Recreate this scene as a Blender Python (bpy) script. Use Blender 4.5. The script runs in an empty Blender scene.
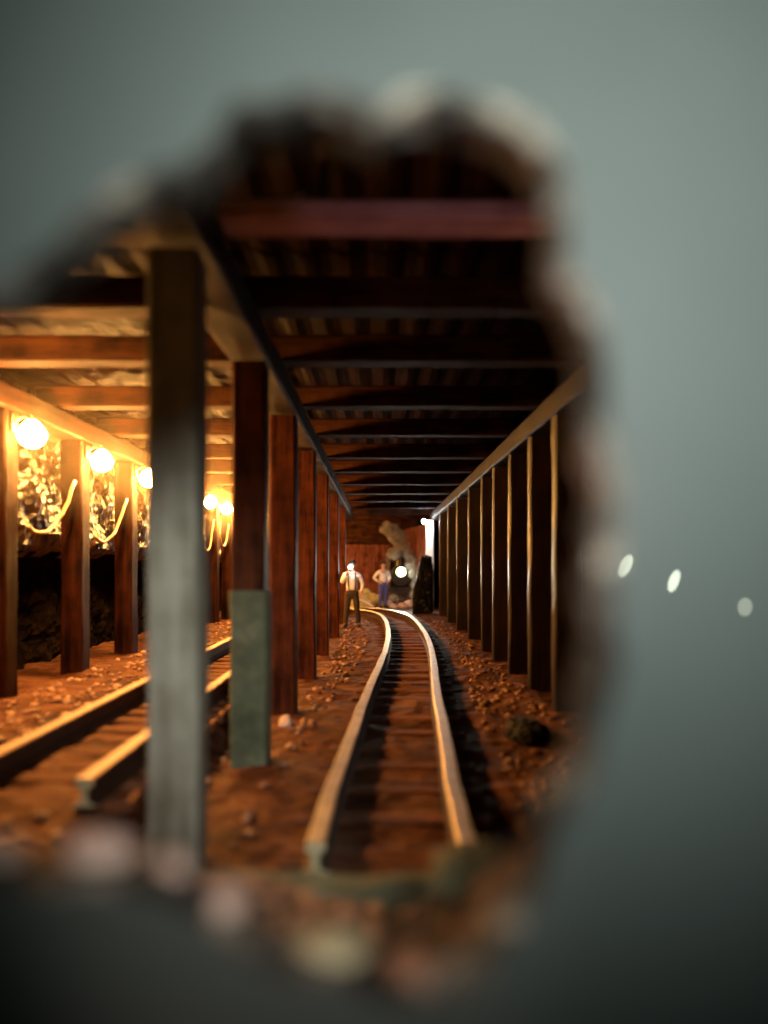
import bpy, bmesh, math, random
from mathutils import Vector, Matrix, noise

SC = bpy.context.scene
COL = SC.collection
EYE, FPX, VPX, VPY = 1.64, 740.0, 378.0, 566.0
rnd = random.Random(7)


def fbm(x, y, z, octv=4):
    return noise.fractal(Vector((x, y, z)), 1.0, 2.0, octv, noise_basis='PERLIN_ORIGINAL')


def lerp_table(tab, x):
    if x <= tab[0][0]:
        return tab[0][1]
    for (a, va), (b, vb) in zip(tab, tab[1:]):
        if x <= b:
            t = (x - a) / (b - a)
            return va + (vb - va) * t
    return tab[-1][1]


def smooth(a, b, x):
    t = max(0.0, min(1.0, (x - a) / (b - a)))
    return t * t * (3 - 2 * t)


# ------------------------------------------------------------------ materials
def new_mat(name):
    m = bpy.data.materials.new(name)
    m.use_nodes = True
    nt = m.node_tree
    b = nt.nodes['Principled BSDF']
    return m, nt, b


def texco(nt, scale=(1, 1, 1), kind='Object'):
    tc = nt.nodes.new('ShaderNodeTexCoord')
    mp = nt.nodes.new('ShaderNodeMapping')
    mp.inputs['Scale'].default_value = scale
    nt.links.new(tc.outputs[kind], mp.inputs['Vector'])
    return mp.outputs['Vector']


def noise_node(nt, vec, scale, detail=6, rough=0.6):
    n = nt.nodes.new('ShaderNodeTexNoise')
    n.inputs['Scale'].default_value = scale
    n.inputs['Detail'].default_value = detail
    n.inputs['Roughness'].default_value = rough
    nt.links.new(vec, n.inputs['Vector'])
    return n


def ramp(nt, fac, stops):
    r = nt.nodes.new('ShaderNodeValToRGB')
    els = r.color_ramp.elements
    while len(els) < len(stops):
        els.new(0.5)
    for e, (p, c) in zip(els, stops):
        e.position = p
        e.color = (*c, 1)
    nt.links.new(fac, r.inputs['Fac'])
    return r


def bump(nt, b, height, strength, dist):
    n = nt.nodes.new('ShaderNodeBump')
    n.inputs['Strength'].default_value = strength
    n.inputs['Distance'].default_value = dist
    nt.links.new(height, n.inputs['Height'])
    nt.links.new(n.outputs['Normal'], b.inputs['Normal'])


def wood(name, dark, light, axis='z', rough=0.7, bs=0.6, spec=0.06):
    m, nt, b = new_mat(name)
    sc = {'x': (0.5, 5, 5), 'y': (5, 0.5, 5), 'z': (5, 5, 0.5)}[axis]
    v = texco(nt, sc)
    n1 = noise_node(nt, v, 2.2, 8, 0.65)
    v2 = texco(nt, (1, 1, 1))
    n2 = noise_node(nt, v2, 3.0, 5, 0.6)
    mx = nt.nodes.new('ShaderNodeMath')
    mx.operation = 'MULTIPLY_ADD'
    mx.inputs[1].default_value = 0.6
    nt.links.new(n1.outputs['Fac'], mx.inputs[0])
    m2 = nt.nodes.new('ShaderNodeMath')
    m2.operation = 'MULTIPLY'
    m2.inputs[1].default_value = 0.4
    nt.links.new(n2.outputs['Fac'], m2.inputs[0])
    nt.links.new(m2.outputs[0], mx.inputs[2])
    r = ramp(nt, mx.outputs[0], [(0.40, dark), (0.60, light)])
    nt.links.new(r.outputs['Color'], b.inputs['Base Color'])
    b.inputs['Roughness'].default_value = rough
    b.inputs['Specular IOR Level'].default_value = spec
    bump(nt, b, mx.outputs[0], bs, 0.03)
    return m


def rock(name, cols, scale=2.0, rough=0.7, bs=0.9, bd=0.08, spec=0.5):
    m, nt, b = new_mat(name)
    v = texco(nt)
    n1 = noise_node(nt, v, scale, 9, 0.65)
    r = ramp(nt, n1.outputs['Fac'], cols)
    nt.links.new(r.outputs['Color'], b.inputs['Base Color'])
    vo = nt.nodes.new('ShaderNodeTexVoronoi')
    vo.inputs['Scale'].default_value = scale * 3
    nt.links.new(v, vo.inputs['Vector'])
    ad = nt.nodes.new('ShaderNodeMath')
    ad.operation = 'ADD'
    nt.links.new(n1.outputs['Fac'], ad.inputs[0])
    nt.links.new(vo.outputs['Distance'], ad.inputs[1])
    b.inputs['Roughness'].default_value = rough
    b.inputs['Specular IOR Level'].default_value = spec
    bump(nt, b, ad.outputs[0], bs, bd)
    return m


def plain(name, col, rough=0.6, metal=0.0, var=0.25, scale=8.0):
    m, nt, b = new_mat(name)
    v = texco(nt)
    n = noise_node(nt, v, scale, 5)
    lo = tuple(c * (1 - var) for c in col)
    hi = tuple(min(1, c * (1 + var)) for c in col)
    r = ramp(nt, n.outputs['Fac'], [(0.3, lo), (0.7, hi)])
    nt.links.new(r.outputs['Color'], b.inputs['Base Color'])
    b.inputs['Roughness'].default_value = rough
    b.inputs['Metallic'].default_value = metal
    return m


def emit(name, col, strength):
    m, nt, b = new_mat(name)
    b.inputs['Base Color'].default_value = (*col, 1)
    b.inputs['Emission Color'].default_value = (*col, 1)
    b.inputs['Emission Strength'].default_value = strength
    return m


M = {}
M['post'] = wood('post_timber', (0.022, 0.005, 0.002), (0.10, 0.026, 0.009), 'z', 0.6)
M['lamp_post'] = wood('deep_brown_post_timber', (0.006, 0.0015, 0.0006), (0.036, 0.009, 0.003), 'z', 0.6, 0.9)  # darker copy of the post timber
M['near_black_y'] = wood('near_black_cap_timber', (0.003, 0.0012, 0.0008), (0.012, 0.004, 0.002), 'y', 0.6, 0.5, 0.15)  # near-black copy of the cap timber
M['deep_brown_y'] = wood('deep_brown_cap_timber', (0.004, 0.001, 0.0005), (0.035, 0.010, 0.004), 'y', 0.7, 1.0)  # darker copy of the cap timber
M['tarred'] = wood('dark_gloss_timber', (0.006, 0.0022, 0.0014), (0.022, 0.007, 0.004), 'z', 0.42, 0.5, 0.4)  # dark tone stands in for the unlit fronts of the right posts
M['beam_x'] = wood('beam_timber', (0.008, 0.002, 0.001), (0.060, 0.021, 0.007), 'x', 0.75, 1.0)
M['beam_y'] = wood('cap_timber', (0.008, 0.002, 0.001), (0.06, 0.018, 0.007), 'y', 0.7, 1.0)
M['pale_beam'] = wood('pink_lit_timber', (0.34, 0.17, 0.17), (0.62, 0.38, 0.38), 'x', 0.8, 0.4)  # front light on the nearest beam put into a pale pink colour
M['lime'] = wood('limewashed_timber', (0.165, 0.145, 0.105), (0.33, 0.31, 0.245), 'z', 0.85, 0.5)
M['sleeve'] = rock('mossy_cement', [(0.3, (0.055, 0.06, 0.03)), (0.55, (0.12, 0.125, 0.07)), (0.75, (0.24, 0.24, 0.14))], 3.0, 0.85, 0.5, 0.03)
M['white_wood'] = wood('white_painted_timber', (0.66, 0.64, 0.58), (0.85, 0.83, 0.78), 'z', 0.6, 0.2)
M['plank_z'] = wood('wall_planks', (0.06, 0.018, 0.012), (0.22, 0.075, 0.05), 'z')
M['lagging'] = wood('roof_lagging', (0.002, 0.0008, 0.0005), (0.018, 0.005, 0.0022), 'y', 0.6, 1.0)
M['sleeper'] = wood('sleeper_timber', (0.05, 0.017, 0.008), (0.22, 0.085, 0.04), 'x', 0.8, 0.8)
M['rockwall'] = rock('mine_rock', [(0.40, (0.004, 0.002, 0.001)), (0.54, (0.014, 0.006, 0.003)), (0.68, (0.10, 0.045, 0.02))], 3.2, 0.32, 0.55, 0.06, 0.8)
M['soil'] = rock('reddish_soil', [(0.3, (0.022, 0.007, 0.003)), (0.5, (0.085, 0.029, 0.012)), (0.72, (0.20, 0.09, 0.045))], 1.6, 0.85, 0.9, 0.08, 0.1)
M['darkearth'] = rock('dark_earth', [(0.3, (0.010, 0.006, 0.004)), (0.5, (0.035, 0.022, 0.014)), (0.72, (0.12, 0.09, 0.06))], 3.0, 0.85, 0.8, 0.05, 0.1)  # darker earth tone for the slope just behind the hole
M['stone'] = rock('pink_stone', [(0.3, (0.36, 0.22, 0.18)), (0.5, (0.56, 0.39, 0.32)), (0.7, (0.74, 0.60, 0.52))], 6.0, 0.8, 0.5, 0.02, 0.3)
M['tanstone'] = rock('tan_stone', [(0.3, (0.24, 0.20, 0.11)), (0.5, (0.42, 0.36, 0.21)), (0.7, (0.60, 0.54, 0.36))], 6.0, 0.8, 0.5, 0.02, 0.3)
M['dark_wall'] = rock('dark_wall_rock', [(0.35, (0.004, 0.003, 0.003)), (0.6, (0.012, 0.008, 0.006)), (0.8, (0.014, 0.008, 0.006))], 2.4, 0.95, 0.9, 0.08, 0.0)
M['stone2'] = rock('red_gravel', [(0.3, (0.07, 0.025, 0.012)), (0.5, (0.22, 0.09, 0.045)), (0.7, (0.60, 0.34, 0.20))], 3.0, 0.6, 0.5, 0.02, 0.5)
M['darkrock'] = rock('black_rock', [(0.40, (0.002, 0.002, 0.002)), (0.58, (0.006, 0.005, 0.006)), (0.72, (0.16, 0.13, 0.13))], 4.0, 0.7, 0.8, 0.06, 0.1)
M['plaster'] = rock('broken_plaster', [(0.42, (0.02, 0.017, 0.013)), (0.55, (0.075, 0.064, 0.05)), (0.70, (0.42, 0.37, 0.29))], 6.0, 0.9, 0.8, 0.02, 0.2)
M['rail'] = plain('worn_rail_steel', (0.72, 0.58, 0.42), 0.42, 0.75, 0.2, 5)
M['oldrail'] = plain('brown_rail_steel', (0.34, 0.20, 0.12), 0.6, 0.4, 0.25, 5)
M['lit_end'] = plain('lit_rail_end', (0.42, 0.38, 0.22), 0.7)  # cool light falling on the rail ends put into their colour
M['rust'] = plain('rusty_rail_web', (0.055, 0.022, 0.011), 0.75, 0.2, 0.3, 6)
M['iron'] = plain('black_iron', (0.03, 0.022, 0.02), 0.45, 0.6)
M['bracket'] = plain('rusty_bracket', (0.10, 0.05, 0.03), 0.5, 0.5)
M['bulb'] = emit('glowing_bulb', (1.0, 0.45, 0.10), 720.0)
M['cable'] = plain('pale_cable', (0.62, 0.42, 0.25), 0.35)
M['lens'] = emit('headlight_lens', (0.80, 1.0, 0.78), 60.0)
M['whitelamp'] = emit('white_lamp_glass', (0.75, 0.85, 1.0), 120.0)
M['lantern'] = emit('lantern_glass', (0.85, 0.9, 1.0), 700.0)
M['loco'] = plain('sooty_loco_paint', (0.10, 0.07, 0.065), 0.5, 0.2)
M['brass'] = plain('dull_brass', (0.30, 0.30, 0.18), 0.4, 0.7)
M['skin'] = plain('skin', (0.55, 0.30, 0.20), 0.6, 0, 0.08)
M['shirt'] = plain('white_shirt', (0.80, 0.74, 0.66), 0.85, 0, 0.08)
M['trouser'] = plain('dark_trousers', (0.035, 0.022, 0.016), 0.9)
M['blue'] = plain('blue_trousers', (0.07, 0.09, 0.34), 0.9)
M['boot'] = plain('boot_leather', (0.03, 0.018, 0.012), 0.5)
M['hair'] = plain('dark_hair', (0.02, 0.012, 0.01), 0.7)
M['felt'] = plain('dark_felt_hat', (0.03, 0.024, 0.03), 0.9)

# front board: grey green gloss paint, lightly smudged
m, nt, b = new_mat('grey_green_gloss_paint')
v = texco(nt)
n = noise_node(nt, v, 1.3, 4, 0.5)
r = ramp(nt, n.outputs['Fac'], [(0.3, (0.050, 0.060, 0.055)), (0.7, (0.064, 0.075, 0.069))])
nt.links.new(r.outputs['Color'], b.inputs['Base Color'])
b.inputs['Roughness'].default_value = 0.6
b.inputs['Specular IOR Level'].default_value = 0.1
b.inputs['Coat Weight'].default_value = 1.0
b.inputs['Coat Roughness'].default_value = 0.015
M['paint'] = m

# smoke volume
m = bpy.data.materials.new('grey_smoke')
m.use_nodes = True
nt = m.node_tree
for n in list(nt.nodes):
    if n.type != 'OUTPUT_MATERIAL':
        nt.nodes.remove(n)
out = [n for n in nt.nodes if n.type == 'OUTPUT_MATERIAL'][0]
vol = nt.nodes.new('ShaderNodeVolumePrincipled')
vol.inputs['Color'].default_value = (0.9, 0.78, 0.68, 1)
vol.inputs['Anisotropy'].default_value = 0.2
n = noise_node(nt, texco(nt, (1, 1, 1)), 3.6, 5, 0.65)
r = ramp(nt, n.outputs['Fac'], [(0.42, (0, 0, 0)), (0.62, (1, 1, 1))])
mu = nt.nodes.new('ShaderNodeMath')
mu.operation = 'MULTIPLY'
mu.inputs[1].default_value = 8.0
nt.links.new(r.outputs['Color'], mu.inputs[0])
nt.links.new(mu.outputs[0], vol.inputs['Density'])
nt.links.new(vol.outputs[0], out.inputs['Volume'])
M['smoke'] = m


# ------------------------------------------------------------------ object helpers
def obj(name, bm, mats, parent=None, loc=(0, 0, 0), smooth_faces=False):
    bmesh.ops.recalc_face_normals(bm, faces=bm.faces)
    me = bpy.data.meshes.new(name)
    bm.to_mesh(me)
    bm.free()
    if smooth_faces:
        for p in me.polygons:
            p.use_smooth = True
    for mm in (mats if isinstance(mats, (list, tuple)) else [mats]):
        me.materials.append(M[mm])
    o = bpy.data.objects.new(name, me)
    COL.objects.link(o)
    o.location = loc
    if parent is not None:
        o.parent = parent
    return o


def tag(o, label, cat, group=None, kind='thing'):
    o['label'] = label
    o['category'] = cat
    o['kind'] = kind
    if group:
        o['group'] = group
    return o


def thing(name, label, cat, loc=(0, 0, 0), rotz=0.0, group=None):
    o = bpy.data.objects.new(name, None)
    o.empty_display_size = 0.2
    COL.objects.link(o)
    o.location = loc
    o.rotation_euler = (0, 0, rotz)
    return tag(o, label, cat, group)


def struct(name, bm, mats, label=None, cat=None, loc=(0, 0, 0), parent=None, sm=False):
    o = obj(name, bm, mats, parent, loc, sm)
    o['kind'] = 'structure'
    if label:
        o['label'] = label
        o['category'] = cat
    return o


def add_box(bm, c, s, rot=None, bev=0.0):
    r = bmesh.ops.create_cube(bm, size=1.0)
    vs = r['verts']
    mt = Matrix.Diagonal((s[0], s[1], s[2], 1))
    if rot is not None:
        mt = rot.to_4x4() @ mt
    bmesh.ops.transform(bm, matrix=Matrix.Translation(c) @ mt, verts=vs)
    if bev:
        es = list({e for v in vs for e in v.link_edges})
        bmesh.ops.bevel(bm, geom=es, offset=bev, segments=2, affect='EDGES', profile=0.5)


def add_cyl(bm, a, b, r1, r2=None, seg=20, caps=True):
    a, b = Vector(a), Vector(b)
    d = b - a
    r2 = r1 if r2 is None else r2
    q = d.to_track_quat('Z', 'Y').to_matrix().to_4x4()
    r = bmesh.ops.create_cone(bm, cap_ends=caps, segments=seg, radius1=r1, radius2=r2, depth=d.length)
    bmesh.ops.transform(bm, matrix=Matrix.Translation((a + b) / 2) @ q, verts=r['verts'])


def add_tube(bm, pts, rad, seg=8):
    pts = [Vector(p) for p in pts]
    rings = []
    for i, p in enumerate(pts):
        t = (pts[min(i + 1, len(pts) - 1)] - pts[max(i - 1, 0)]).normalized()
        up = Vector((0, 0, 1)) if abs(t.z) < 0.9 else Vector((1, 0, 0))
        s = t.cross(up).normalized()
        u = s.cross(t).normalized()
        rr = rad(i / (len(pts) - 1)) if callable(rad) else rad
        rings.append([bm.verts.new(p + (s * math.cos(k / seg * 2 * math.pi) + u * math.sin(k / seg * 2 * math.pi)) * rr) for k in range(seg)])
    for a, b in zip(rings, rings[1:]):
        for k in range(seg):
            bm.faces.new((a[k], a[(k + 1) % seg], b[(k + 1) % seg], b[k]))
    bm.faces.new(rings[0][::-1])
    bm.faces.new(rings[-1])


def timber_bm(w, d, length, axis='z', seed=0, jit=0.012, cham=0.02, step=0.25):
    """Rough-sawn baulk: chamfered section swept along its length with small waviness. Starts at 0, centred across."""
    bm = bmesh.new()
    n = max(2, int(length / step))
    ins = 0.0 + jit
    hw, hd = w / 2 - ins, d / 2 - ins
    sec = [(hw, hd - cham), (hw - cham, hd), (-hw + cham, hd), (-hw, hd - cham), (-hw, -hd + cham), (-hw + cham, -hd), (hw - cham, -hd), (hw, -hd + cham)]
    rings = []
    for i in range(n + 1):
        t = length * i / n
        ring = []
        for k, (u, v) in enumerate(sec):
            du = jit * fbm(seed * 3.1 + k // 2, t * 1.3, 0.3, 3)
            dv = jit * fbm(seed * 3.1 + k // 2, t * 1.3, 9.7, 3)
            du = max(-jit, min(jit, du))
            dv = max(-jit, min(jit, dv))
            p = {'z': (u + du, v + dv, t), 'x': (t, u + du, v + dv), 'y': (u + du, t, v + dv)}[axis]
            ring.append(bm.verts.new(p))
        rings.append(ring)
    for a, b2 in zip(rings, rings[1:]):
        for k in range(8):
            bm.faces.new((a[k], a[(k + 1) % 8], b2[(k + 1) % 8], b2[k]))
    bm.faces.new(rings[0])
    bm.faces.new(rings[-1])
    return bm


def rock_bm(rx, ry, rz, seed, sub=3, rough=0.35, flat=0.55):
    bm = bmesh.new()
    bmesh.ops.create_icosphere(bm, subdivisions=sub, radius=1.0)
    for v in bm.verts:
        p = v.co.normalized()
        k = 1 + rough * fbm(p.x * 1.3 + seed * 7.7, p.y * 1.3 - seed, p.z * 1.3 + seed * 2.1, 4)
        p = p * k
        if p.z < -flat:
            p.z = -flat
        v.co = (p.x * rx, p.y * ry, (p.z + flat) * rz)
    return bm


def fn_grid(us, vs, f):
    bm = bmesh.new()
    g = [[bm.verts.new(f(u, v)) for v in vs] for u in us]
    for i in range(len(us) - 1):
        for j in range(len(vs) - 1):
            bm.faces.new((g[i][j], g[i + 1][j], g[i + 1][j + 1], g[i][j + 1]))
    return bm


def frange(a, b, n):
    return [a + (b - a) * i / n for i in range(n + 1)]


# ------------------------------------------------------------------ camera
BOARD_Y = 1.2
LIPD = BOARD_Y + 0.12
cam = bpy.data.cameras.new('camera')
cam.sensor_fit = 'AUTO'
cam.sensor_width = 36.0
cam.lens = 36.0 * FPX / 1024.0
cam.shift_x = (384 - VPX) / 1024.0
cam.shift_y = (VPY - 512) / 1024.0
cam.clip_start = 0.05
cam.dof.use_dof = True
cam.dof.focus_distance = 14.0
cam.dof.aperture_fstop = cam.lens / 1000.0 / 0.084
co = bpy.data.objects.new('camera', cam)
COL.objects.link(co)
co.location = (0, 0, EYE)
co.rotation_euler = (math.radians(90), 0, 0)
SC.camera = co

# ------------------------------------------------------------------ hole outline (board plane), px in the photo frame
HOLE = [(-250, 560), (-235, 430), (-180, 340), (-90, 312), (0, 300), (35, 275), (65, 250), (105, 212), (150, 190), (185, 176),
        (214, 150), (232, 122), (262, 118), (300, 106), (335, 112), (368, 122), (400, 108), (440, 108), (490, 116), (528, 138),
        (548, 172), (556, 215), (560, 262), (574, 310), (588, 352), (592, 385), (596, 430), (598, 500), (600, 560), (600, 620),
        (597, 690), (585, 745), (568, 790), (548, 835), (528, 880), (505, 925), (478, 965), (440, 990), (395, 992), (345, 978),
        (300, 962), (250, 942), (210, 915), (175, 893), (140, 880), (95, 870), (40, 874), (-20, 872), (-100, 868), (-180, 820), (-232, 700)]


def px2w(px, py, d):
    return Vector(((px - VPX) / FPX * d, d, EYE - (py - VPY) / FPX * d))


LIP = [(-100, 868), (0, 874), (95, 870), (140, 880), (175, 893), (210, 915), (250, 942), (300, 962), (345, 978), (395, 992),
       (440, 990), (478, 965), (505, 925), (528, 880), (560, 868), (700, 868)]


# ------------------------------------------------------------------ floor
def floor_z(x, y):
    z = 0.24 * (1 - smooth(-1.75, -1.35, x))
    z += 0.05 * smooth(1.3, 2.0, x)
    z += 0.035 * fbm(x * 1.2, y * 1.2, 3.3, 4)
    if y < 3.9:
        px = VPX + FPX * x / LIPD
        lip = EYE - (lerp_table(LIP, px) - VPY) / FPX * LIPD - 0.05
        u = max(0.0, (3.85 - y) / (3.85 - LIPD))
        t = smooth(0, 1, u) * 0.35 + 0.65 * u
        z = z * (1 - t) + lip * t
        z += 0.05 * t * fbm(x * 3.1, y * 3.1, 1.3, 4)
    return z


ys = frange(1.33, 6, 80) + frange(6, 14, 110)[1:] + frange(14, 36, 130)[1:]
xs = frange(-5.3, 3.0, 116)
floor = struct('floor', fn_grid(xs, ys, lambda x, y: (x, y, floor_z(x, y) + 0.02 * fbm(x * 5, y * 5, 0.7, 3))), ['soil', 'darkearth'],
               'reddish earth floor of the mine gallery', 'floor', sm=True)
for p in floor.data.polygons:
    if p.center.y < 3.35 + 0.2 * fbm(p.center.x * 2, p.center.y * 2, 0.1, 3) and p.center.x > -1.0:
        p.material_index = 1

# ------------------------------------------------------------------ front board with broken hole
def catmull(pts, n):
    o = []
    L = len(pts)
    for i in range(L):
        p0, p1, p2, p3 = (Vector(pts[(i + k - 1) % L]) for k in range(4))
        for j in range(n):
            t = j / n
            o.append(0.5 * ((2 * p1) + (-p0 + p2) * t + (2 * p0 - 5 * p1 + 4 * p2 - p3) * t * t + (-p0 + 3 * p1 - 3 * p2 + p3) * t ** 3))
    return o


outl = catmull(HOLE, 7)
cen = Vector((190, 545))
bx0, bx1, bz0, bz1 = -4.9, 3.6, 0.0, 4.4
hole_w = []
for i, p in enumerate(outl):
    w = px2w(p.x, p.y, BOARD_Y)
    cw = px2w(cen.x, cen.y, BOARD_Y)
    d = (w - cw)
    jag = 0.016 * fbm(w.x * 9, 2.2, w.z * 9, 4)
    hole_w.append(w + d.normalized() * jag)
cw = px2w(cen.x, cen.y, BOARD_Y)
bm = bmesh.new()
TH = 0.10
rings = []
for p in hole_w:
    d = p - cw
    # outward hit on the rectangle
    ts = []
    if d.x > 1e-6: ts.append((bx1 - p.x) / d.x)
    if d.x < -1e-6: ts.append((bx0 - p.x) / d.x)
    if d.z > 1e-6: ts.append((bz1 - p.z) / d.z)
    if d.z < -1e-6: ts.append((bz0 - p.z) / d.z)
    t = min(ts)
    far = p + d * t
    near = p + d.normalized() * 0.028
    rings.append([bm.verts.new(v) for v in (
        Vector((far.x, BOARD_Y + TH, far.z)), Vector((p.x, BOARD_Y + TH, p.z)), Vector((p.x, BOARD_Y + 0.012, p.z)),
        Vector((near.x, BOARD_Y, near.z)), Vector((far.x, BOARD_Y, far.z)))])
n = len(rings)
for i in range(n):
    a, b2 = rings[i], rings[(i + 1) % n]
    for k in range(4):
        f = bm.faces.new((a[k], a[k + 1], b2[k + 1], b2[k]))
        f.material_index = 0 if k in (0, 3) else 1
board = struct('wall_front', bm, ['paint', 'plaster'], 'glossy grey-green painted wall with a large ragged hole broken through it', 'wall')
# crumbly broken edge all the way round the hole
bm = bmesh.new()
rings = []
SEG = 8
for i, p in enumerate(hole_w):
    d = (p - cw).normalized()
    ring = []
    s = i / n * 60
    rad = 0.020 + 0.016 * fbm(p.x * 7, 0.5, p.z * 7, 3)
    for k in range(SEG):
        a = k / SEG * 2 * math.pi
        kk = 1 + 0.45 * fbm(p.x * 16 + math.cos(a), 4.0 + math.sin(a), p.z * 16, 3)
        ring.append(bm.verts.new(p + d * (0.008 + math.cos(a) * rad * kk) + Vector((0, TH * 0.52 + math.sin(a) * (0.058) * kk, 0))))
    rings.append(ring)
for i in range(n):
    a, b2 = rings[i], rings[(i + 1) % n]
    for k in range(SEG):
        bm.faces.new((a[k], a[(k + 1) % SEG], b2[(k + 1) % SEG], b2[k]))
edge = obj('broken_edge', bm, 'plaster', board)
edge['label'] = 'crumbling pale plaster edge of the hole'

# ------------------------------------------------------------------ side walls, ceiling, end
def left_wall(y, z):
    bulge = 0.58 * smooth(1.5, 1.95, z) * (1 - 0.35 * smooth(2.5, 3.3, z))
    nn = fbm(y * 1.1, z * 1.1, 5.0, 5)
    nn2 = fbm(y * 3.4, z * 3.4, 8.0, 4)
    x = -4.98 + bulge + 0.16 * nn + 0.08 * nn2
    return (min(x, -4.235), y, z)


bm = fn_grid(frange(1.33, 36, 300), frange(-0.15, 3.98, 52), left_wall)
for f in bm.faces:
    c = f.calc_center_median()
    f.material_index = 1 if c.z < 1.78 + 0.12 * fbm(c.y * 1.5, 0.2, 0.9, 3) else 0  # lower rock coloured near-black to give the shade under the overhang
struct('wall_left', bm, ['rockwall', 'dark_wall'], 'rough glinting rock wall with shade coloured into its lower part behind the lamp posts', 'wall')


def right_wall(y, z):
    return (2.36 + 0.05 * fbm(y * 1.4, z * 1.4, 2.0, 4) + 0.05, y, z)


struct('wall_right', fn_grid(frange(1.33, 36, 220), frange(-0.15, 3.98, 26), right_wall), 'dark_wall', 'dark rock wall behind the right hand posts', 'wall')


def ceil_fn(x, y):
    lf = 1 - smooth(-1.3, -0.9, x)
    z = 3.98 - lf * 0.05 * abs(fbm(x * 2.0, y * 2.0, 6.0, 4)) - 0.015 * math.sin(x * 21)
    return (x, y, max(z, 3.875))


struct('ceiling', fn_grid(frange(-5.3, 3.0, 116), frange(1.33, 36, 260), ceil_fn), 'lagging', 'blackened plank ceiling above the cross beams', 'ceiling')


def planks(name, a, b, z0, z1, n, label, seed):
    """Vertical boards side by side from a to b (xy), one surface."""
    bm = bmesh.new()
    a, b = Vector((*a, 0)), Vector((*b, 0))
    d = (b - a) / n
    q = Matrix.Rotation(math.atan2(d.y, d.x), 3, 'Z')
    rr = random.Random(seed)
    for i in range(n):
        c = a + d * (i + 0.5)
        add_box(bm, (c.x, c.y + rr.uniform(-0.02, 0.02), (z0 + z1) / 2), (d.length * 0.95, 0.06, z1 - z0), q)
    return struct(name, bm, 'plank_z', label, 'wall')


planks('wall_end', (-4.6, 33.6), (1.5, 33.6), -0.05, 2.62, 26, 'reddish plank wall closing the far end of the gallery', 3)
bm = timber_bm(0.16, 1.30, 6.4, 'x', 91)
struct('trim_end', bm, 'beam_x', 'dark boarded lintel above the far plank wall', 'wall', (-4.6, 33.45, 3.29))
planks('wall_far', (1.98, 27.6), (1.18, 33.4), -0.05, 3.26, 22, 'brown plank wall slanting in beside the locomotive', 4)

# ------------------------------------------------------------------ posts
POST_TOP = 3.3


def post(x, y, w, d, h, label, group, seed, mat='post', name='timber_post'):
    z0 = floor_z(x, y) - 0.06
    o = obj(name, timber_bm(w, d, h - z0, 'z', seed), mat, None, (x, y, z0))
    return tag(o, label, 'post', group)


# row between the two tracks
CR = [3.98, 6.1, 8.25, 10.8, 13.6, 17.2, 20.9]
CRL = ['nearest and widest timber post, its lower part pale grey-green',
       'second timber post between the tracks, with a grey-green lower half',
       'third timber post between the tracks, just past the half grey one',
       'fourth timber post from the viewer in the row between the tracks',
       'fifth timber post from the viewer in the row between the tracks',
       'sixth timber post from the viewer in the row between the tracks',
       'last timber post of the row between the tracks, beside the lamp-lit man']
for i, (y, lab) in enumerate(zip(CR, CRL)):
    x = -1.05 if i else -1.075
    if i < 2:
        z0 = floor_z(x, y) - 0.06
        t = thing('timber_post', lab, 'post', (x, y, z0), 0, 'posts between the tracks')
        obj('shaft', timber_bm(0.29, 0.30, POST_TOP - z0, 'z', 20 + i), 'lime' if i == 0 else 'post', t)
        if i == 1:
            c = obj('cement_base', timber_bm(0.325, 0.325, 1.44 - z0, 'z', 41), 'sleeve', t)
            c['label'] = 'grey-green lower half with a straight top edge'
    else:
        post(x, y, 0.31, 0.31, POST_TOP, lab, 'posts between the tracks', 20 + i)

# right hand row
RR = [(8.2, 0), (9.55, 0), (11.0, 0), (12.55, 0.0), (13.95, 0), (15.95, 0), (18.3, 0), (20.7, 0), (23.4, 0)]
ORD = ['first', 'second', 'third', 'fourth', 'fifth', 'sixth', 'seventh', 'eighth', 'ninth']
for i, (y, dz) in enumerate(RR):
    lab = {0: 'nearest post of the right wall, beside the edge of the hole, partly grey-green',
           8: 'last brown post of the right wall, beside the black rock'}.get(i, ORD[i] + ' timber post along the right wall counted from the hole')
    post(2.09, y, 0.32, 0.19, POST_TOP, lab, 'posts along the right wall', 60 + i, 'tarred')
post(1.88, 26.9, 0.30, 0.30, POST_TOP, 'white post shining above the black rock at the far right', None, 75, 'white_wood')

# left hand row under the lamps
LY = [5.9, 7.9, 9.9, 11.9, 13.9, 16.3, 18.1, 19.9]
LPL = ['timber post at the left wall in front of the first lamp in view',
       'timber post under the largest lamp at the left edge', 'timber post under the second lamp on the left wall',
       'timber post under the third lamp, left of the nearest grey post',
       'timber post under the lamp behind the nearest grey post',
       'timber post under the first small lamp right of the nearest grey post',
       'timber post under the middle small lamp between the two grey posts',
       'timber post under the farthest small lamp between the two grey posts']
for i, (y, lab) in enumerate(zip(LY, LPL)):
    post(-4.05, y, 0.31, 0.31, POST_TOP, lab, 'posts along the left wall', 100 + i, 'lamp_post')

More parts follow.
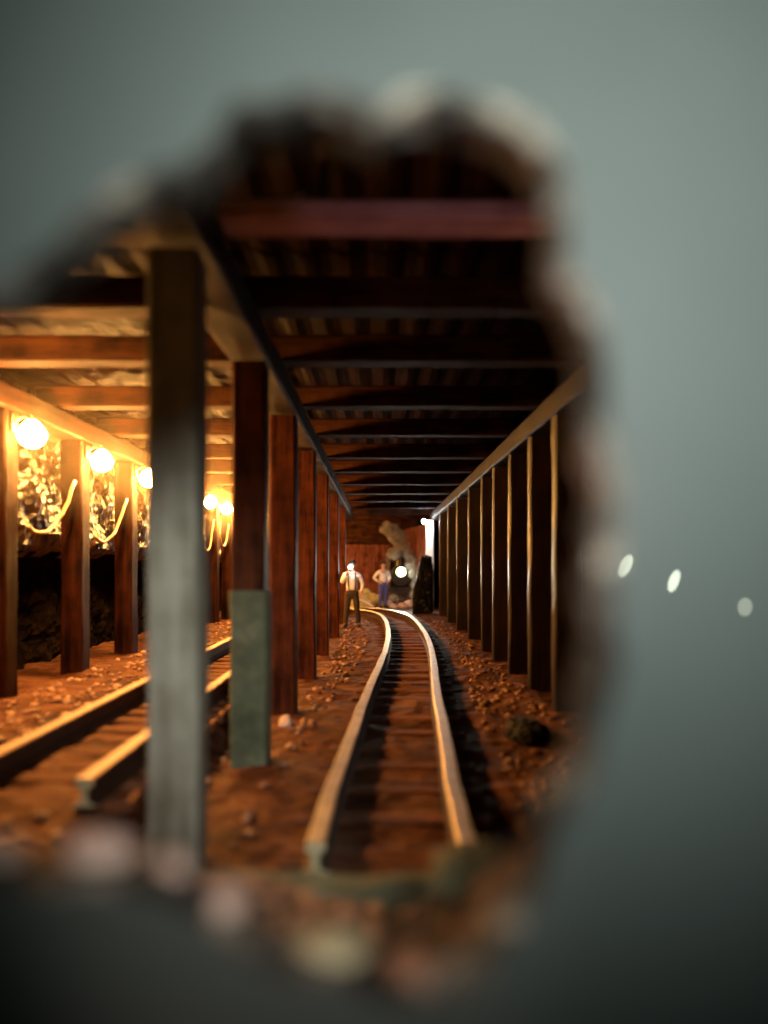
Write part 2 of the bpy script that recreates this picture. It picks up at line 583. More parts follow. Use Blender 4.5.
# ------------------------------------------------------------------ cap beams and cross beams
for nm, x, w, lab, y0, y1 in (('left', -4.05, 0.34, 'long timber cap along the left wall just above the lamps', 1.4, 33.2),
                          ('mid', -1.05, 0.34, 'long timber cap on the posts between the tracks', 3.4, 26.5),
                          ('right', 2.09, 0.36, 'long timber cap along the tops of the right wall posts', 1.4, 27.2)):
    o = obj('cap_beam', timber_bm(w, 0.28, y1 - y0, 'y', 200 + int(x * 10), 0.012, 0.02, 0.4), {'right': 'near_black_y', 'left': 'deep_brown_y'}.get(nm, 'beam_y'), None, (x, y0, POST_TOP + 0.002 + 0.14))
    tag(o, lab, 'beam', 'long caps over the post rows')
XB = [4.1, 5.75, 7.2, 9.2, 11.2, 13.5, 15.5, 17.9, 20.2, 22.6, 25.2, 28.2, 31.0]
NTH = ['first', 'second', 'third', 'fourth', 'fifth', 'sixth', 'seventh', 'eighth', 'ninth', 'tenth', 'eleventh', 'twelfth', 'thirteenth']
for i, y in enumerate(XB):
    lab = 'thin pale pinkish roof beam across the top of the hole, nearest to the viewer' if i == 0 else \
        NTH[i] + ' dark roof beam across the gallery counted from the hole'
    rt = thing('roof_beam', lab, 'beam', (0, y, 3.726 if i else 3.56), 0, 'roof beams across the gallery')
    x0 = -4.2 if i else -0.86
    bmm = timber_bm(0.30, 0.27 if i else 0.12, (2.28 if i else 1.9) - x0, 'x', 300 + i, 0.012, 0.02, 0.3)
    o = obj('baulk', bmm, 'beam_x' if i else 'pale_beam', rt, (x0, 0, 0))
    if i == 0:
        bm = bmesh.new()
        add_tube(bm, [(-0.52, -0.165, -0.06), (-0.46, -0.175, 0.0), (-0.40, -0.165, 0.06)], 0.006, 6)
        s = obj('splinter', bm, 'cable', rt)
        s['label'] = 'thin pale splinter'
        for sx in (-0.3, 1.4):
            bm = bmesh.new()
            add_box(bm, (sx, 0, 0.19), (0.05, 0.012, 0.26))
            obj('hanger_strap', bm, 'iron', rt)
    if i == 0:
        rt2 = thing('roof_beam', 'near roof beam of the left gallery, just under the slanting edge of the hole', 'beam', (0, y + 0.35, 3.726), 0, 'roof beams across the gallery')
        obj('baulk', timber_bm(0.30, 0.27, 2.95, 'x', 350), 'beam_x', rt2, (-4.2, 0, 0))

# ------------------------------------------------------------------ tracks
def sweep(path, prof, zbase):
    bm = bmesh.new()
    rings = []
    for i, (x, y, z) in enumerate(path):
        a = path[max(i - 1, 0)]
        b2 = path[min(i + 1, len(path) - 1)]
        t = Vector((b2[0] - a[0], b2[1] - a[1], 0)).normalized()
        s = Vector((t.y, -t.x, 0))
        rings.append([bm.verts.new(Vector((x, y, z)) + s * u + Vector((0, 0, v))) for u, v in prof])
    k = len(prof)
    for a, b2 in zip(rings, rings[1:]):
        for j in range(k):
            bm.faces.new((a[j], a[(j + 1) % k], b2[(j + 1) % k], b2[j]))
    bm.faces.new(rings[0])
    bm.faces.new(rings[-1])
    return bm


PROF = [(-0.07, 0), (0.07, 0), (0.07, 0.012), (0.02, 0.03), (0.02, 0.105), (0.052, 0.12), (0.052, 0.155), (0.043, 0.165),
        (-0.043, 0.165), (-0.052, 0.155), (-0.052, 0.12), (-0.02, 0.105), (-0.02, 0.03), (-0.07, 0.012)]


def resample(ctrl, n):
    pts = []
    L = len(ctrl)
    for i in range(L - 1):
        p0, p1, p2, p3 = (Vector(ctrl[max(0, min(L - 1, i + k - 1))]) for k in range(4))
        for j in range(n):
            t = j / n
            pts.append(0.5 * ((2 * p1) + (-p0 + p2) * t + (2 * p0 - 5 * p1 + 4 * p2 - p3) * t * t + (-p0 + 3 * p1 - 3 * p2 + p3) * t ** 3))
    pts.append(Vector(ctrl[-1]))
    return pts


def track(label, ctrl, zb, gauge, spacing, slp_w, seed, group=None, top='rail'):
    pts = resample(ctrl, 8)
    base = pts[0]
    t = thing('railway_track', label, 'track', (base.x, base.y, zb), 0, group)
    rr = random.Random(seed)
    for side in (-1, 1):
        path = []
        for i, p in enumerate(pts):
            a, b2 = pts[max(i - 1, 0)], pts[min(i + 1, len(pts) - 1)]
            tt = (b2 - a).normalized()
            s = Vector((tt.y, -tt.x))
            q = p + s * (side * gauge / 2)
            wob = 0.012 * fbm(q.y * 0.9, side * 3.0, seed, 2)
            path.append((q.x + wob - base.x, q.y - base.y, 0.03))
        ro = obj('rail', sweep(path, PROF, 0), [top, 'rust', 'lit_end'], t)
        for p in ro.data.polygons:
            p.material_index = 2 if len(p.vertices) > 8 else (0 if p.center.z > 0.03 + 0.145 else 1)
    acc, nxt = 0.0, 0.25
    for a, b2 in zip(pts, pts[1:]):
        L = (b2 - a).length
        while nxt <= acc + L:
            p = a.lerp(b2, (nxt - acc) / L)
            ang = math.atan2(b2.y - a.y, b2.x - a.x) - math.pi / 2 + rr.uniform(-0.04, 0.04)
            bmm = timber_bm(slp_w, 0.12, gauge + 0.45, 'x', seed + int(nxt * 10), 0.012, 0.015, 0.3)
            bmesh.ops.translate(bmm, verts=bmm.verts, vec=(-(gauge + 0.45) / 2, 0, 0))
            o = obj('sleeper', bmm, 'sleeper', t, (p.x - base.x, p.y - base.y, 0.03 - 0.048 - rr.uniform(0, 0.012)))
            o.rotation_euler = (0, 0, ang)
            nxt += spacing * rr.uniform(0.92, 1.08)
        acc += L
    return t


CTRL = [(0.075, 3.86), (0.10, 5.0), (0.16, 6.0), (0.25, 8.0), (0.37, 10.0), (0.50, 12.2), (0.59, 14.4), (0.63, 16.6), (0.62, 19), (0.56, 21.0),
        (0.42, 22.6), (0.12, 24.0), (-0.36, 25.1), (-1.0, 25.8), (-1.9, 26.3), (-3.2, 26.6)]
track('narrow rusty railway track winding down the middle to the far figures', CTRL, 0.0, 0.80, 0.62, 0.20, 11)
track('straight railway track under the lamps on the left', [(-2.07, 4.2), (-2.07, 12), (-2.07, 18), (-2.07, 24)], 0.24, 0.80, 0.36, 0.22, 12, None, 'oldrail')

# ------------------------------------------------------------------ lamps on the left wall
def wall_lamp(y, label, first=[None]):
    t = thing('wall_lamp', label, 'lamp', (-3.895, y, 3.14), 0, 'lamps along the left wall')
    bm = bmesh.new()
    add_box(bm, (0.012, 0, 0.02), (0.02, 0.12, 0.18), None, 0.004)
    add_tube(bm, [(0.02, 0, 0.05), (0.09, 0, 0.09), (0.15, 0, 0.09), (0.18, 0, 0.07)], 0.014, 8)
    obj('bracket', bm, 'bracket', t)
    bm = bmesh.new()
    add_cyl(bm, (0.18, 0, 0.085), (0.18, 0, 0.03), 0.035, 0.042, 14)
    obj('socket', bm, 'iron', t)
    bm = bmesh.new()
    bmesh.ops.create_icosphere(bm, subdivisions=3, radius=0.145)
    for v in bm.verts:
        if v.co.z > 0:
            v.co.x *= 1 - 0.35 * v.co.z / 0.145
            v.co.y *= 1 - 0.35 * v.co.z / 0.145
            v.co.z *= 1.05
    bmesh.ops.translate(bm, verts=bm.verts, vec=(0.20, 0, -0.09))
    obj('bulb', bm, 'bulb', t, smooth_faces=True)


LLAB = ['glowing wall lamp on the left wall just before the largest one', 'largest glowing lamp, at the left edge',
        'second glowing lamp from the left on the left wall', 'third glowing lamp, just left of the nearest grey post',
        'glowing lamp behind the nearest grey post', 'small glowing lamp just right of the nearest grey post',
        'middle of the three small glowing lamps between the two grey posts', 'farthest small glowing lamp, beside the half grey post']
for y, lab in zip(LY, LLAB):
    wall_lamp(y, lab)
for y, lab in ((22.4, 'glowing wall lamp hidden behind the last post between the tracks'), (27.9, 'glowing wall lamp near the far plank wall, hidden by the posts'), (31.6, 'glowing wall lamp beside the far plank wall, hidden by the posts')):
    post(-4.05, y, 0.31, 0.31, POST_TOP, lab.replace('glowing wall lamp', 'left wall post under the lamp'), 'posts along the left wall', 120 + int(y))
    wall_lamp(y, lab)

# sagging pale cables in the bays
def cable(p0, p1, sag, label, loop=0.0):
    p0, p1 = Vector(p0), Vector(p1)
    pts = []
    for i in range(25):
        t = i / 24
        p = p0.lerp(p1, t)
        p.z -= sag * 4 * t * (1 - t)
        p.y += loop * math.sin(t * math.pi * 2)
        p += Vector((0.02 * fbm(t * 5, p0.y, 1, 2), 0.03 * fbm(t * 5, p0.y, 2, 2), 0.02 * fbm(t * 6, p0.y, 3, 2)))
        pts.append(p)
    bm = bmesh.new()
    add_tube(bm, pts, 0.024, 8)
    o = obj('hanging_cable', bm, 'cable', smooth_faces=True)
    tag(o, label, 'cable', 'cables hanging in the left wall bays')


cable((-4.0, 8.45, 2.10), (-3.97, 9.70, 2.75), 0.30, 'pale cable sagging between the two largest lamps')
cable((-4.0, 10.45, 2.05), (-3.97, 11.70, 2.70), 0.30, 'pale cable sagging between the second and third lamps')
cable((-4.0, 14.2, 2.4), (-3.97, 16.1, 2.75), 0.35, 'pale cable left of the first small lamp')
cable((-3.97, 16.5, 2.75), (-3.97, 17.9, 2.75), 0.75, 'pale cable looping in a V under the small lamps')
cable((-3.97, 18.3, 2.75), (-3.97, 19.7, 2.75), 0.6, 'pale cable hanging by the farthest small lamp')

# ------------------------------------------------------------------ rocks
CLEAR = [(-0.70, 19.7, 0.45)]


def boulder(px, py, d, r, label, mat, seed, group=None, sq=(1, 0.8, 0.75)):
    x = (px - VPX) / FPX * d
    z = floor_z(x, d) - 0.01
    CLEAR.append((x, d, r * max(sq) * 1.35 + 0.06))
    o = obj('rock', rock_bm(r * sq[0], r * sq[1], r * sq[2], seed, 3), mat, None, (x, d, z), True)
    o.rotation_euler = (0, 0, seed * 1.3)
    return tag(o, label, 'rock', group)


G = 'rocks along the lower lip of the hole'


def lip_rock(px, r, label, mat, seed, sq):
    d = BOARD_Y + 0.05
    x = (px - VPX) / FPX * d
    z = EYE - (lerp_table(LIP, px) - VPY) / FPX * BOARD_Y + 0.0
    o = obj('rock', rock_bm(r * sq[0], r * sq[1], r * sq[2], seed, 3, 0.25, 0.45), mat, None, (x, d, z), True)
    tag(o, label, 'rock', G)


lip_rock(0, 0.036, 'pinkish rock on the lower lip at the left edge', 'stone', 1, (1.1, 0.9, 0.8))
lip_rock(100, 0.038, 'long pinkish rock on the lip left of the nearest grey post', 'stone', 2, (1.5, 0.9, 0.8))
lip_rock(172, 0.034, 'small pink rock on the lip right below the nearest grey post', 'stone', 3, (0.9, 0.9, 0.8))
lip_rock(226, 0.036, 'small pink rock just right of the nearest grey post', 'stone', 4, (0.9, 0.9, 0.8))
lip_rock(330, 0.046, 'pale tan rock on the lip below the left rail end', 'tanstone', 5, (1.4, 0.9, 0.6))
lip_rock(410, 0.036, 'small brown rock lowest on the lip, below the two rail ends', 'stone2', 6, (1.1, 0.9, 0.8))
boulder(470, 872, 2.2, 0.13, 'mossy rock beside the lower right edge of the hole', 'sleeve', 8, None, (1.3, 0.8, 0.5))
boulder(286, 722, 7.6, 0.085, 'pinkish rock at the foot of the third post', 'stone', 9)
boulder(528, 742, 7.0, 0.24, 'dark rock at the foot of the nearest right wall post', 'darkrock', 11, None, (1.3, 0.8, 0.5))
bm = timber_bm(0.34, 0.34, 1.42, 'x', 66, 0.05, 0.06, 0.06)
o = obj('stone_kerb', bm, 'sleeve', None, (-0.80, 3.2, 0.165))
tag(o, 'rough grey-green stone kerb lying before the near ends of the middle track', 'kerb')
# black rock at the far right and rubble at the far end
bm = rock_bm(1.0, 1.0, 1.0, 31, 4, 0.30, 0.6)
for v in bm.verts:
    z = v.co.z / 1.6
    lo, hi = -0.36 + 0.46 * max(0.0, z - 0.42) ** 0.9, 0.34
    v.co.x = max(lo, min(hi, (lo + hi) / 2 + v.co.x * 0.42 + 0.05 * fbm(v.co.x * 3, v.co.y * 3, v.co.z * 4, 3)))
    v.co.y *= 0.32
    v.co.z = z * 1.98
o = obj('rock', bm, 'darkrock', None, (1.54, 25.3, -0.06), False)
tag(o, 'tall black rock standing under the white post at the far right', 'rock')
o = obj('rubble_heap', rock_bm(0.62, 0.75, 0.62, 33, 4, 0.35, 0.25), 'tanstone', None, (-0.55, 29.7, -0.05), True)
tag(o, 'low pale orange rubble heap at the far end left of the blue-trousered man', 'rubble')
bm = timber_bm(0.2, 0.08, 1.3, 'x', 77)
o = obj('plank', bm, 'white_wood', None, (-1.32, 28.75, 0.66))
o.rotation_euler = (0, math.radians(27), 0)
tag(o, 'pale plank leaning across the far rubble heap', 'plank')

for k, (x, y, r, lab) in enumerate(((0.42, 29.3, 0.17, 'pinkish stone between the blue trousers and the engine'), (1.25, 29.4, 0.2, 'pinkish stone before the right side of the engine'),
                                    (0.95, 29.1, 0.15, 'small pinkish stone straight under the headlight'), (0.62, 28.9, 0.12, 'smallest pinkish stone before the engine'))):
    o = obj('rock', rock_bm(r * 1.2, r, r, 50 + k, 3), 'stone', None, (x, y, -0.02), True)
    tag(o, lab, 'rock', 'stones in front of the engine')

# gravel: uncountable small stones strewn over the floor
bm = bmesh.new()
rg = random.Random(5)
base = bmesh.new()
bmesh.ops.create_icosphere(base, subdivisions=1, radius=1.0)
bvs = [v.co.copy() for v in base.verts]
bfs = [[v.index for v in f.verts] for f in base.faces]
base.free()
for i in range(5200):
    u = rg.random()
    y = 1.45 + (rg.random() ** 1.7) * 26
    if u < 0.42:
        x = rg.uniform(-3.85, -1.25)
        if (abs(x + 2.07) < 0.70 and y > 4.1) or y > 23:
            continue
    else:
        x = rg.uniform(-0.85, 1.9)
        if y > 3.7:
            cx = lerp_table([(b2, a) for a, b2 in CTRL], y)
            if abs(x - cx) < 0.84 or y > 22:
                continue
    if any((x - a) ** 2 + (y - b2) ** 2 < c * c for a, b2, c in CLEAR) or (2.85 < y < 3.55 and -0.95 < x < 0.8):
        continue
    r = rg.uniform(0.012, 0.05) * (1.0 if y > 4 else 0.8)
    z = floor_z(x, y)
    ph = rg.random() * 6.28
    q = Matrix.Rotation(ph, 3, 'Z') @ Matrix.Rotation(rg.uniform(-0.5, 0.5), 3, 'X')
    vs = []
    for c in bvs:
        p = q @ Vector((c.x * r * 1.2, c.y * r, c.z * r * 0.7)) * rg.uniform(0.75, 1.2)
        vs.append(bm.verts.new(p + Vector((x, y, z + 0.012))))
    for f in bfs:
        bm.faces.new([vs[k] for k in f])
o = obj('gravel', bm, 'stone2')
tag(o, 'loose reddish gravel strewn over the mine floor', 'gravel', None, 'stuff')

# ------------------------------------------------------------------ people
def skin_mesh(name, verts, edges, radii, mat, parent, sub=1, root=0):
    me = bpy.data.meshes.new(name)
    me.from_pydata([Vector(v) for v in verts], edges, [])
    o = bpy.data.objects.new(name, me)
    COL.objects.link(o)
    sk = o.modifiers.new('skin', 'SKIN')
    lay = me.skin_vertices[0].data
    for i, r in enumerate(radii):
        r = r if isinstance(r, tuple) else (r, r)
        lay[i].radius = r
        lay[i].use_root = (i == root)
    sk.use_smooth_shade = True
    ss = o.modifiers.new('sub', 'SUBSURF')
    ss.levels = ss.render_levels = sub
    dg = bpy.context.evaluated_depsgraph_get()
    dg.update()
    ev = o.evaluated_get(dg)
    nm = bpy.data.meshes.new_from_object(ev)
    nm.name = name
    o.modifiers.clear()
    o.data = nm
    nm.materials.clear()
    nm.materials.append(M[mat])
    for p in nm.polygons:
        p.use_smooth = True
    o.parent = parent
    return o


class Sk:
    def __init__(self):
        self.v, self.e, self.r = [], [], []

    def add(self, p, r, prev=None):
        self.v.append(p)
        self.r.append(r)
        i = len(self.v) - 1
        if prev is not None:
            self.e.append((prev, i))
        return i

    def chain(self, prev, pts):
        for p, r in pts:
            prev = self.add(p, r, prev)
        return prev


def hand(sk, wrist_i, wrist, direction, side, palmn):
    """Palm plus five curled fingers, growing out of the wrist."""
    w, d = Vector(wrist), Vector(direction).normalized()
    nrm = Vector(palmn).normalized()
    s = d.cross(nrm).normalized() * side
    palm = sk.add(w + d * 0.05, (0.036, 0.02), wrist_i)
    for k, L in enumerate((0.070, 0.078, 0.073, 0.058)):
        b0 = w + d * 0.09 + s * (0.027 - 0.018 * k)
        f = sk.add(b0, 0.010, palm)
        f = sk.add(b0 + d * L * 0.5 + nrm * 0.008, 0.009, f)
        sk.add(b0 + d * L * 0.85 + nrm * 0.03, 0.0075, f)
    th = sk.add(w + d * 0.04 + s * 0.042, 0.011, palm)
    sk.add(w + d * 0.08 + s * 0.062 + nrm * 0.015, 0.0095, th)


def person(loc, rotz, label, trouser, pose, group=None, cap='felt', braces=False):
    t = thing('person', label, 'person', loc, rotz, group)
    # figure faces -Y in local space; x>0 is the viewer's right
    HL, HR = (-0.10, 0, 0.93), (0.10, 0, 0.93)
    sk = Sk()
    pel = sk.add((0, 0, 0.95), (0.155, 0.105))
    for s, hp in ((-1, HL), (1, HR)):
        sp = pose['spread']
        a = sk.chain(pel, [((s * 0.10, 0, 0.86), 0.09), ((s * (0.11 + sp * 0.4), -0.015, 0.50), 0.062), ((s * (0.12 + sp * 0.8), 0.02, 0.28), 0.055), ((s * (0.12 + sp), 0.03, 0.08), 0.042)])
        sk.chain(a, [((s * (0.125 + sp), -0.04, 0.045), 0.042), ((s * (0.14 + sp), -0.16, 0.035), 0.035)])
    ch = sk.chain(pel, [((0, 0, 1.12), (0.14, 0.10)), ((0, 0, 1.30), (0.165, 0.115)), ((0, 0.005, 1.42), (0.13, 0.085))])
    nk = sk.chain(ch, [((0, 0.005, 1.50), 0.055), ((0, -0.01, 1.57), 0.062), ((0, -0.015, 1.64), (0.078, 0.092)), ((0, -0.01, 1.72), (0.066, 0.08))])
    for s in (-1, 1):
        arm = pose['arm%d' % s]
        sh = sk.add((s * 0.19, 0.005, 1.40), 0.062, ch)
        e = sk.chain(sh, [(arm[0], 0.046), (arm[1], 0.030)])
        dd = Vector(arm[1]) - Vector(arm[0])
        hand(sk, e, arm[1], arm[2] if len(arm) > 2 else dd, s, (0, -1, 0) if abs(dd.y) < 0.1 else (-s, 0, 0))
    body = skin_mesh('body', sk.v, sk.e, sk.r, 'skin', t, 2)
    # face details: nose, ears on the head
    bm = bmesh.new()
    add_cyl(bm, (0, -0.098, 1.665), (0, -0.122, 1.635), 0.008, 0.016, 8)
    obj('nose', bm, 'skin', body, smooth_faces=True)
    for s in (-1, 1):
        bm = bmesh.new()
        r = bmesh.ops.create_icosphere(bm, subdivisions=2, radius=0.03)
        bmesh.ops.transform(bm, matrix=Matrix.Translation((s * 0.08, 0, 1.645)) @ Matrix.Diagonal((0.35, 0.7, 1.1, 1)), verts=r['verts'])
        obj('ear', bm, 'skin', body, smooth_faces=True)
        bm = bmesh.new()
        r = bmesh.ops.create_icosphere(bm, subdivisions=2, radius=0.011)
        bmesh.ops.translate(bm, verts=r['verts'], vec=(s * 0.032, -0.093, 1.665))
        obj('eye', bm, 'hair', body, smooth_faces=True)
    bm = bmesh.new()
    add_cyl(bm, (-0.026, -0.096, 1.60), (0.026, -0.096, 1.60), 0.006, 0.006, 8)
    obj('mouth', bm, 'hair', body, smooth_faces=True)
    # shirt
    s2 = Sk()
    w = s2.add((0, 0, 0.95), (0.19, 0.145))
    c2 = s2.chain(w, [((0, 0, 1.12), (0.160, 0.118)), ((0, 0, 1.30), (0.182, 0.130)), ((0, 0.005, 1.42), (0.142, 0.098)), ((0, 0.005, 1.475), 0.068)])
    for s in (-1, 1):
        arm = pose['arm%d' % s]
        sh = s2.add((s * 0.19, 0.005, 1.40), 0.075, c2 - 1)
        wr = Vector(arm[0]).lerp(Vector(arm[1]), 0.88)
        s2.chain(sh, [(arm[0], 0.062), (tuple(wr), 0.046)])
    shirt = skin_mesh('shirt', s2.v, s2.e, s2.r, 'shirt', t, 2)
    # trousers
    s3 = Sk()
    w = s3.add((0, 0, 1.03), (0.185, 0.14))
    p3 = s3.add((0, 0, 0.92), (0.188, 0.142), w)
    for s in (-1, 1):
        sp = pose['spread']
        s3.chain(p3, [((s * 0.10, 0, 0.84), 0.105), ((s * (0.11 + sp * 0.4), -0.01, 0.50), 0.08), ((s * (0.12 + sp * 0.8), 0.02, 0.28), 0.073), ((s * (0.12 + sp), 0.03, 0.10), 0.068)])
    skin_mesh('trousers', s3.v, s3.e, s3.r, trouser, t, 2)
    for s in (-1, 1):
        sp = pose['spread']
        bm = bmesh.new()
        r = bmesh.ops.create_icosphere(bm, subdivisions=3, radius=1.0)
        for v in bm.verts:
            v.co.z = max(v.co.z, -0.6)
        bmesh.ops.transform(bm, matrix=Matrix.Translation((s * (0.135 + sp), -0.055, 0.047)) @ Matrix.Diagonal((0.056, 0.15, 0.075, 1)), verts=r['verts'])
        add_cyl(bm, (s * (0.12 + sp), 0.03, 0.03), (s * (0.12 + sp), 0.03, 0.16), 0.058, 0.056, 14)
        obj('boot', bm, 'boot', t, smooth_faces=True)
    # hair and hat
    bm = bmesh.new()
    r = bmesh.ops.create_icosphere(bm, subdivisions=3, radius=1.0)
    bmesh.ops.transform(bm, matrix=Matrix.Translation((0, 0.012, 1.685)) @ Matrix.Diagonal((0.092, 0.10, 0.095, 1)), verts=r['verts'])
    bmesh.ops.delete(bm, geom=[v for v in bm.verts if v.co.z < 1.60 or (v.co.y < -0.055 and v.co.z < 1.70)], context='VERTS')
    obj('hair', bm, 'hair', t, smooth_faces=True)
    bm = bmesh.new()
    add_cyl(bm, (0, 0, 1.725), (0, 0, 1.735), 0.145, 0.14, 24)
    add_cyl(bm, (0, 0, 1.735), (0, 0, 1.80), 0.098, 0.085, 24)
    obj('hat', bm, cap, t)
    if braces:
        for s in (-1, 1):
            bm = bmesh.new()
            add_tube(bm, [(s * 0.085, -0.122, 0.99), (s * 0.09, -0.128, 1.12), (s * 0.095, -0.137, 1.30), (s * 0.09, -0.095, 1.44), (s * 0.08, 0.01, 1.485), (s * 0.07, 0.10, 1.42)], 0.014, 6)
            obj('brace', bm, 'trouser', t)
    return t


p1x = (352 - VPX) / FPX * 19.7
person((p1x, 19.7, floor_z(p1x, 19.7)), 0.0, 'person in white shirt, braces and dark trousers holding a bright lamp before the face', 'trouser',
       {'spread': 0.05, 'arm-1': ((-0.27, -0.10, 1.18), (-0.12, -0.22, 1.42), (0.3, -0.2, 0.9)), 'arm1': ((0.29, 0.05, 1.16), (0.25, -0.02, 0.92))}, None, 'felt', True)
t = thing('hand_lamp', 'bright white hand lamp held before the face of the braced man', 'lamp', (p1x - 0.03, 19.7 - 0.325, floor_z(p1x, 19.7) + 1.60))
bm = bmesh.new()
bmesh.ops.create_icosphere(bm, subdivisions=3, radius=0.05)
obj('globe', bm, 'whitelamp', t, smooth_faces=True)
bm = bmesh.new()
add_cyl(bm, (0, 0, -0.115), (0, 0, -0.055), 0.032, 0.04, 14)
obj('handle', bm, 'iron', t)
p2x = (383 - VPX) / FPX * 28.6
person((p2x, 28.6, 0.02), 0.5, 'person in pale shirt and blue trousers with hands on hips beside the headlight', 'blue',
       {'spread': 0.0, 'arm-1': ((-0.36, 0.10, 1.16), (-0.20, -0.04, 1.00)), 'arm1': ((0.36, 0.10, 1.16), (0.20, -0.04, 1.00))}, None, 'hair')

# ------------------------------------------------------------------ locomotive
LX, LYY = 0.95, 30.6
t = thing('steam_locomotive', 'small dark steam locomotive with a glowing round headlight at the far end', 'locomotive', (LX, LYY, 0.0))
bm = bmesh.new()
add_cyl(bm, (0, 0.10, 1.22), (0, 1.75, 1.22), 0.42, 0.42, 32)
for yy in (0.12, 0.65, 1.2):
    add_cyl(bm, (0, yy, 1.22), (0, yy + 0.05, 1.22), 0.435, 0.435, 32)
obj('boiler', bm, 'loco', t)
bm = bmesh.new()
add_cyl(bm, (0, 0.10, 1.22), (0, 0.04, 1.22), 0.43, 0.40, 32)
for k in range(12):
    a = k / 12 * 6.283
    add_cyl(bm, (0.36 * math.cos(a), 0.045, 1.22 + 0.36 * math.sin(a)), (0.36 * math.cos(a), 0.02, 1.22 + 0.36 * math.sin(a)), 0.02, 0.015, 8)
obj('smokebox_door', bm, 'iron', t)
bm = bmesh.new()
add_cyl(bm, (0, 0.35, 1.60), (0, 0.35, 2.05), 0.11, 0.13, 20)
add_cyl(bm, (0, 0.35, 2.05), (0, 0.35, 2.22), 0.14, 0.22, 20)
add_cyl(bm, (0, 0.35, 2.22), (0, 0.35, 2.27), 0.22, 0.19, 20)
obj('smokestack', bm, 'iron', t)
bm = bmesh.new()
add_cyl(bm, (0, 1.05, 1.60), (0, 1.05, 1.85), 0.17, 0.16, 20)
add_cyl(bm, (0, 1.05, 1.85), (0, 1.05, 1.95), 0.16, 0.06, 20)
obj('steam_dome', bm, 'brass', t)
h = bmesh.new()
add_cyl(h, (0, 0.04, 1.40), (0, -0.16, 1.40), 0.16, 0.20, 28, False)
add_cyl(h, (0, 0.04, 1.40), (0, 0.02, 1.40), 0.16, 0.16, 28)
hl = obj('headlight', h, 'brass', t)
bm = bmesh.new()
add_cyl(bm, (0, -0.11, 1.40), (0, -0.15, 1.40), 0.16, 0.13, 28)
lens = obj('lens', bm, 'lens', hl)
bm = bmesh.new()
for s in (-1, 1):
    add_box(bm, (s * 0.60, 2.2, 1.40), (0.05, 0.95, 1.6))
    add_box(bm, (s * 0.52, 1.74, 1.40), (0.2, 0.04, 1.6))
add_box(bm, (0, 1.76, 2.05), (0.9, 0.04, 0.32))
add_box(bm, (0, 2.66, 1.2), (1.2, 0.04, 1.2))
obj('cab', bm, 'loco', t)
bm = bmesh.new()
prev = None
for k in range(9):
    a = math.pi * (k / 8)
    x, z = -0.72 * math.cos(a), 2.18 + 0.16 * math.sin(a)
    if prev:
        c = ((x + prev[0]) / 2, 2.2, (z + prev[1]) / 2)
        add_box(bm, c, (math.hypot(x - prev[0], z - prev[1]) * 1.04, 1.15, 0.035), Matrix.Rotation(-math.atan2(z - prev[1], x - prev[0]), 3, 'Y'))
    prev = (x, z)
obj('cab_roof', bm, 'iron', t)
bm = bmesh.new()
add_box(bm, (0, 1.35, 0.66), (0.7, 2.6, 0.22))
add_box(bm, (0, 0.0, 0.62), (1.15, 0.12, 0.26), None, 0.01)
obj('frame', bm, 'iron', t)
bm = bmesh.new()
for k in range(9):
    u = -0.5 + k / 8
    add_cyl(bm, (u * 1.0, -0.06, 0.56), (u * 0.75, -0.62 + abs(u) * 0.7, 0.24), 0.025, 0.025, 8)
add_tube(bm, [(-0.38, -0.27, 0.24), (0, -0.62, 0.24), (0.38, -0.27, 0.24)], 0.03, 8)
obj('cowcatcher', bm, 'loco', t)
for s in (-1, 1):
    bm = bmesh.new()
    add_cyl(bm, (s * 0.55, 0.12, 0.52), (s * 0.55, 0.62, 0.52), 0.16, 0.16, 20)
    obj('cylinder', bm, 'iron', t)
    for yy in (0.95, 1.75):
        bm = bmesh.new()
        add_cyl(bm, (s * 0.34, yy, 0.478), (s * 0.45, yy, 0.478), 0.28, 0.28, 28)
        add_cyl(bm, (s * 0.315, yy, 0.478), (s * 0.34, yy, 0.478), 0.31, 0.31, 28)
        obj('wheel', bm, 'iron', t)
track('short hidden railway track under the locomotive', [(LX, 30.2), (LX, 31.5), (LX, 33.2)], 0.0, 0.80, 0.6, 0.2, 14)

# smoke over the engine
bm = bmesh.new()
blobs = [(1.10, 30.9, 2.30, 0.22), (1.02, 30.7, 2.55, 0.30), (0.85, 30.6, 2.80, 0.36), (0.62, 30.5, 3.02, 0.36), (0.36, 30.5, 3.2, 0.30), (1.25, 30.4, 2.1, 0.26),
         (1.40, 30.3, 1.75, 0.28), (1.50, 30.2, 1.35, 0.28), (1.55, 30.1, 0.9, 0.26), (1.5, 30.0, 0.45, 0.26), (0.66, 30.35, 2.15, 0.3), (0.62, 30.0, 0.3, 0.22)]
for k, (x, y, z, r) in enumerate(blobs):
    rb = bmesh.ops.create_icosphere(bm, subdivisions=3, radius=1.0)
    for v in rb['verts']:
        p = v.co.normalized()
        v.co = Vector((x, y, z)) + p * r * (1 + 0.35 * fbm(p.x * 1.8 + k, p.y * 1.8, p.z * 1.8, 3))
smo = obj('smoke', bm, 'smoke')
rm = smo.modifiers.new('merge', 'REMESH')
rm.mode = 'VOXEL'
rm.voxel_size = 0.07
tag(smo, 'pale smoke and steam curling up around the locomotive headlight', 'smoke', None, 'stuff')

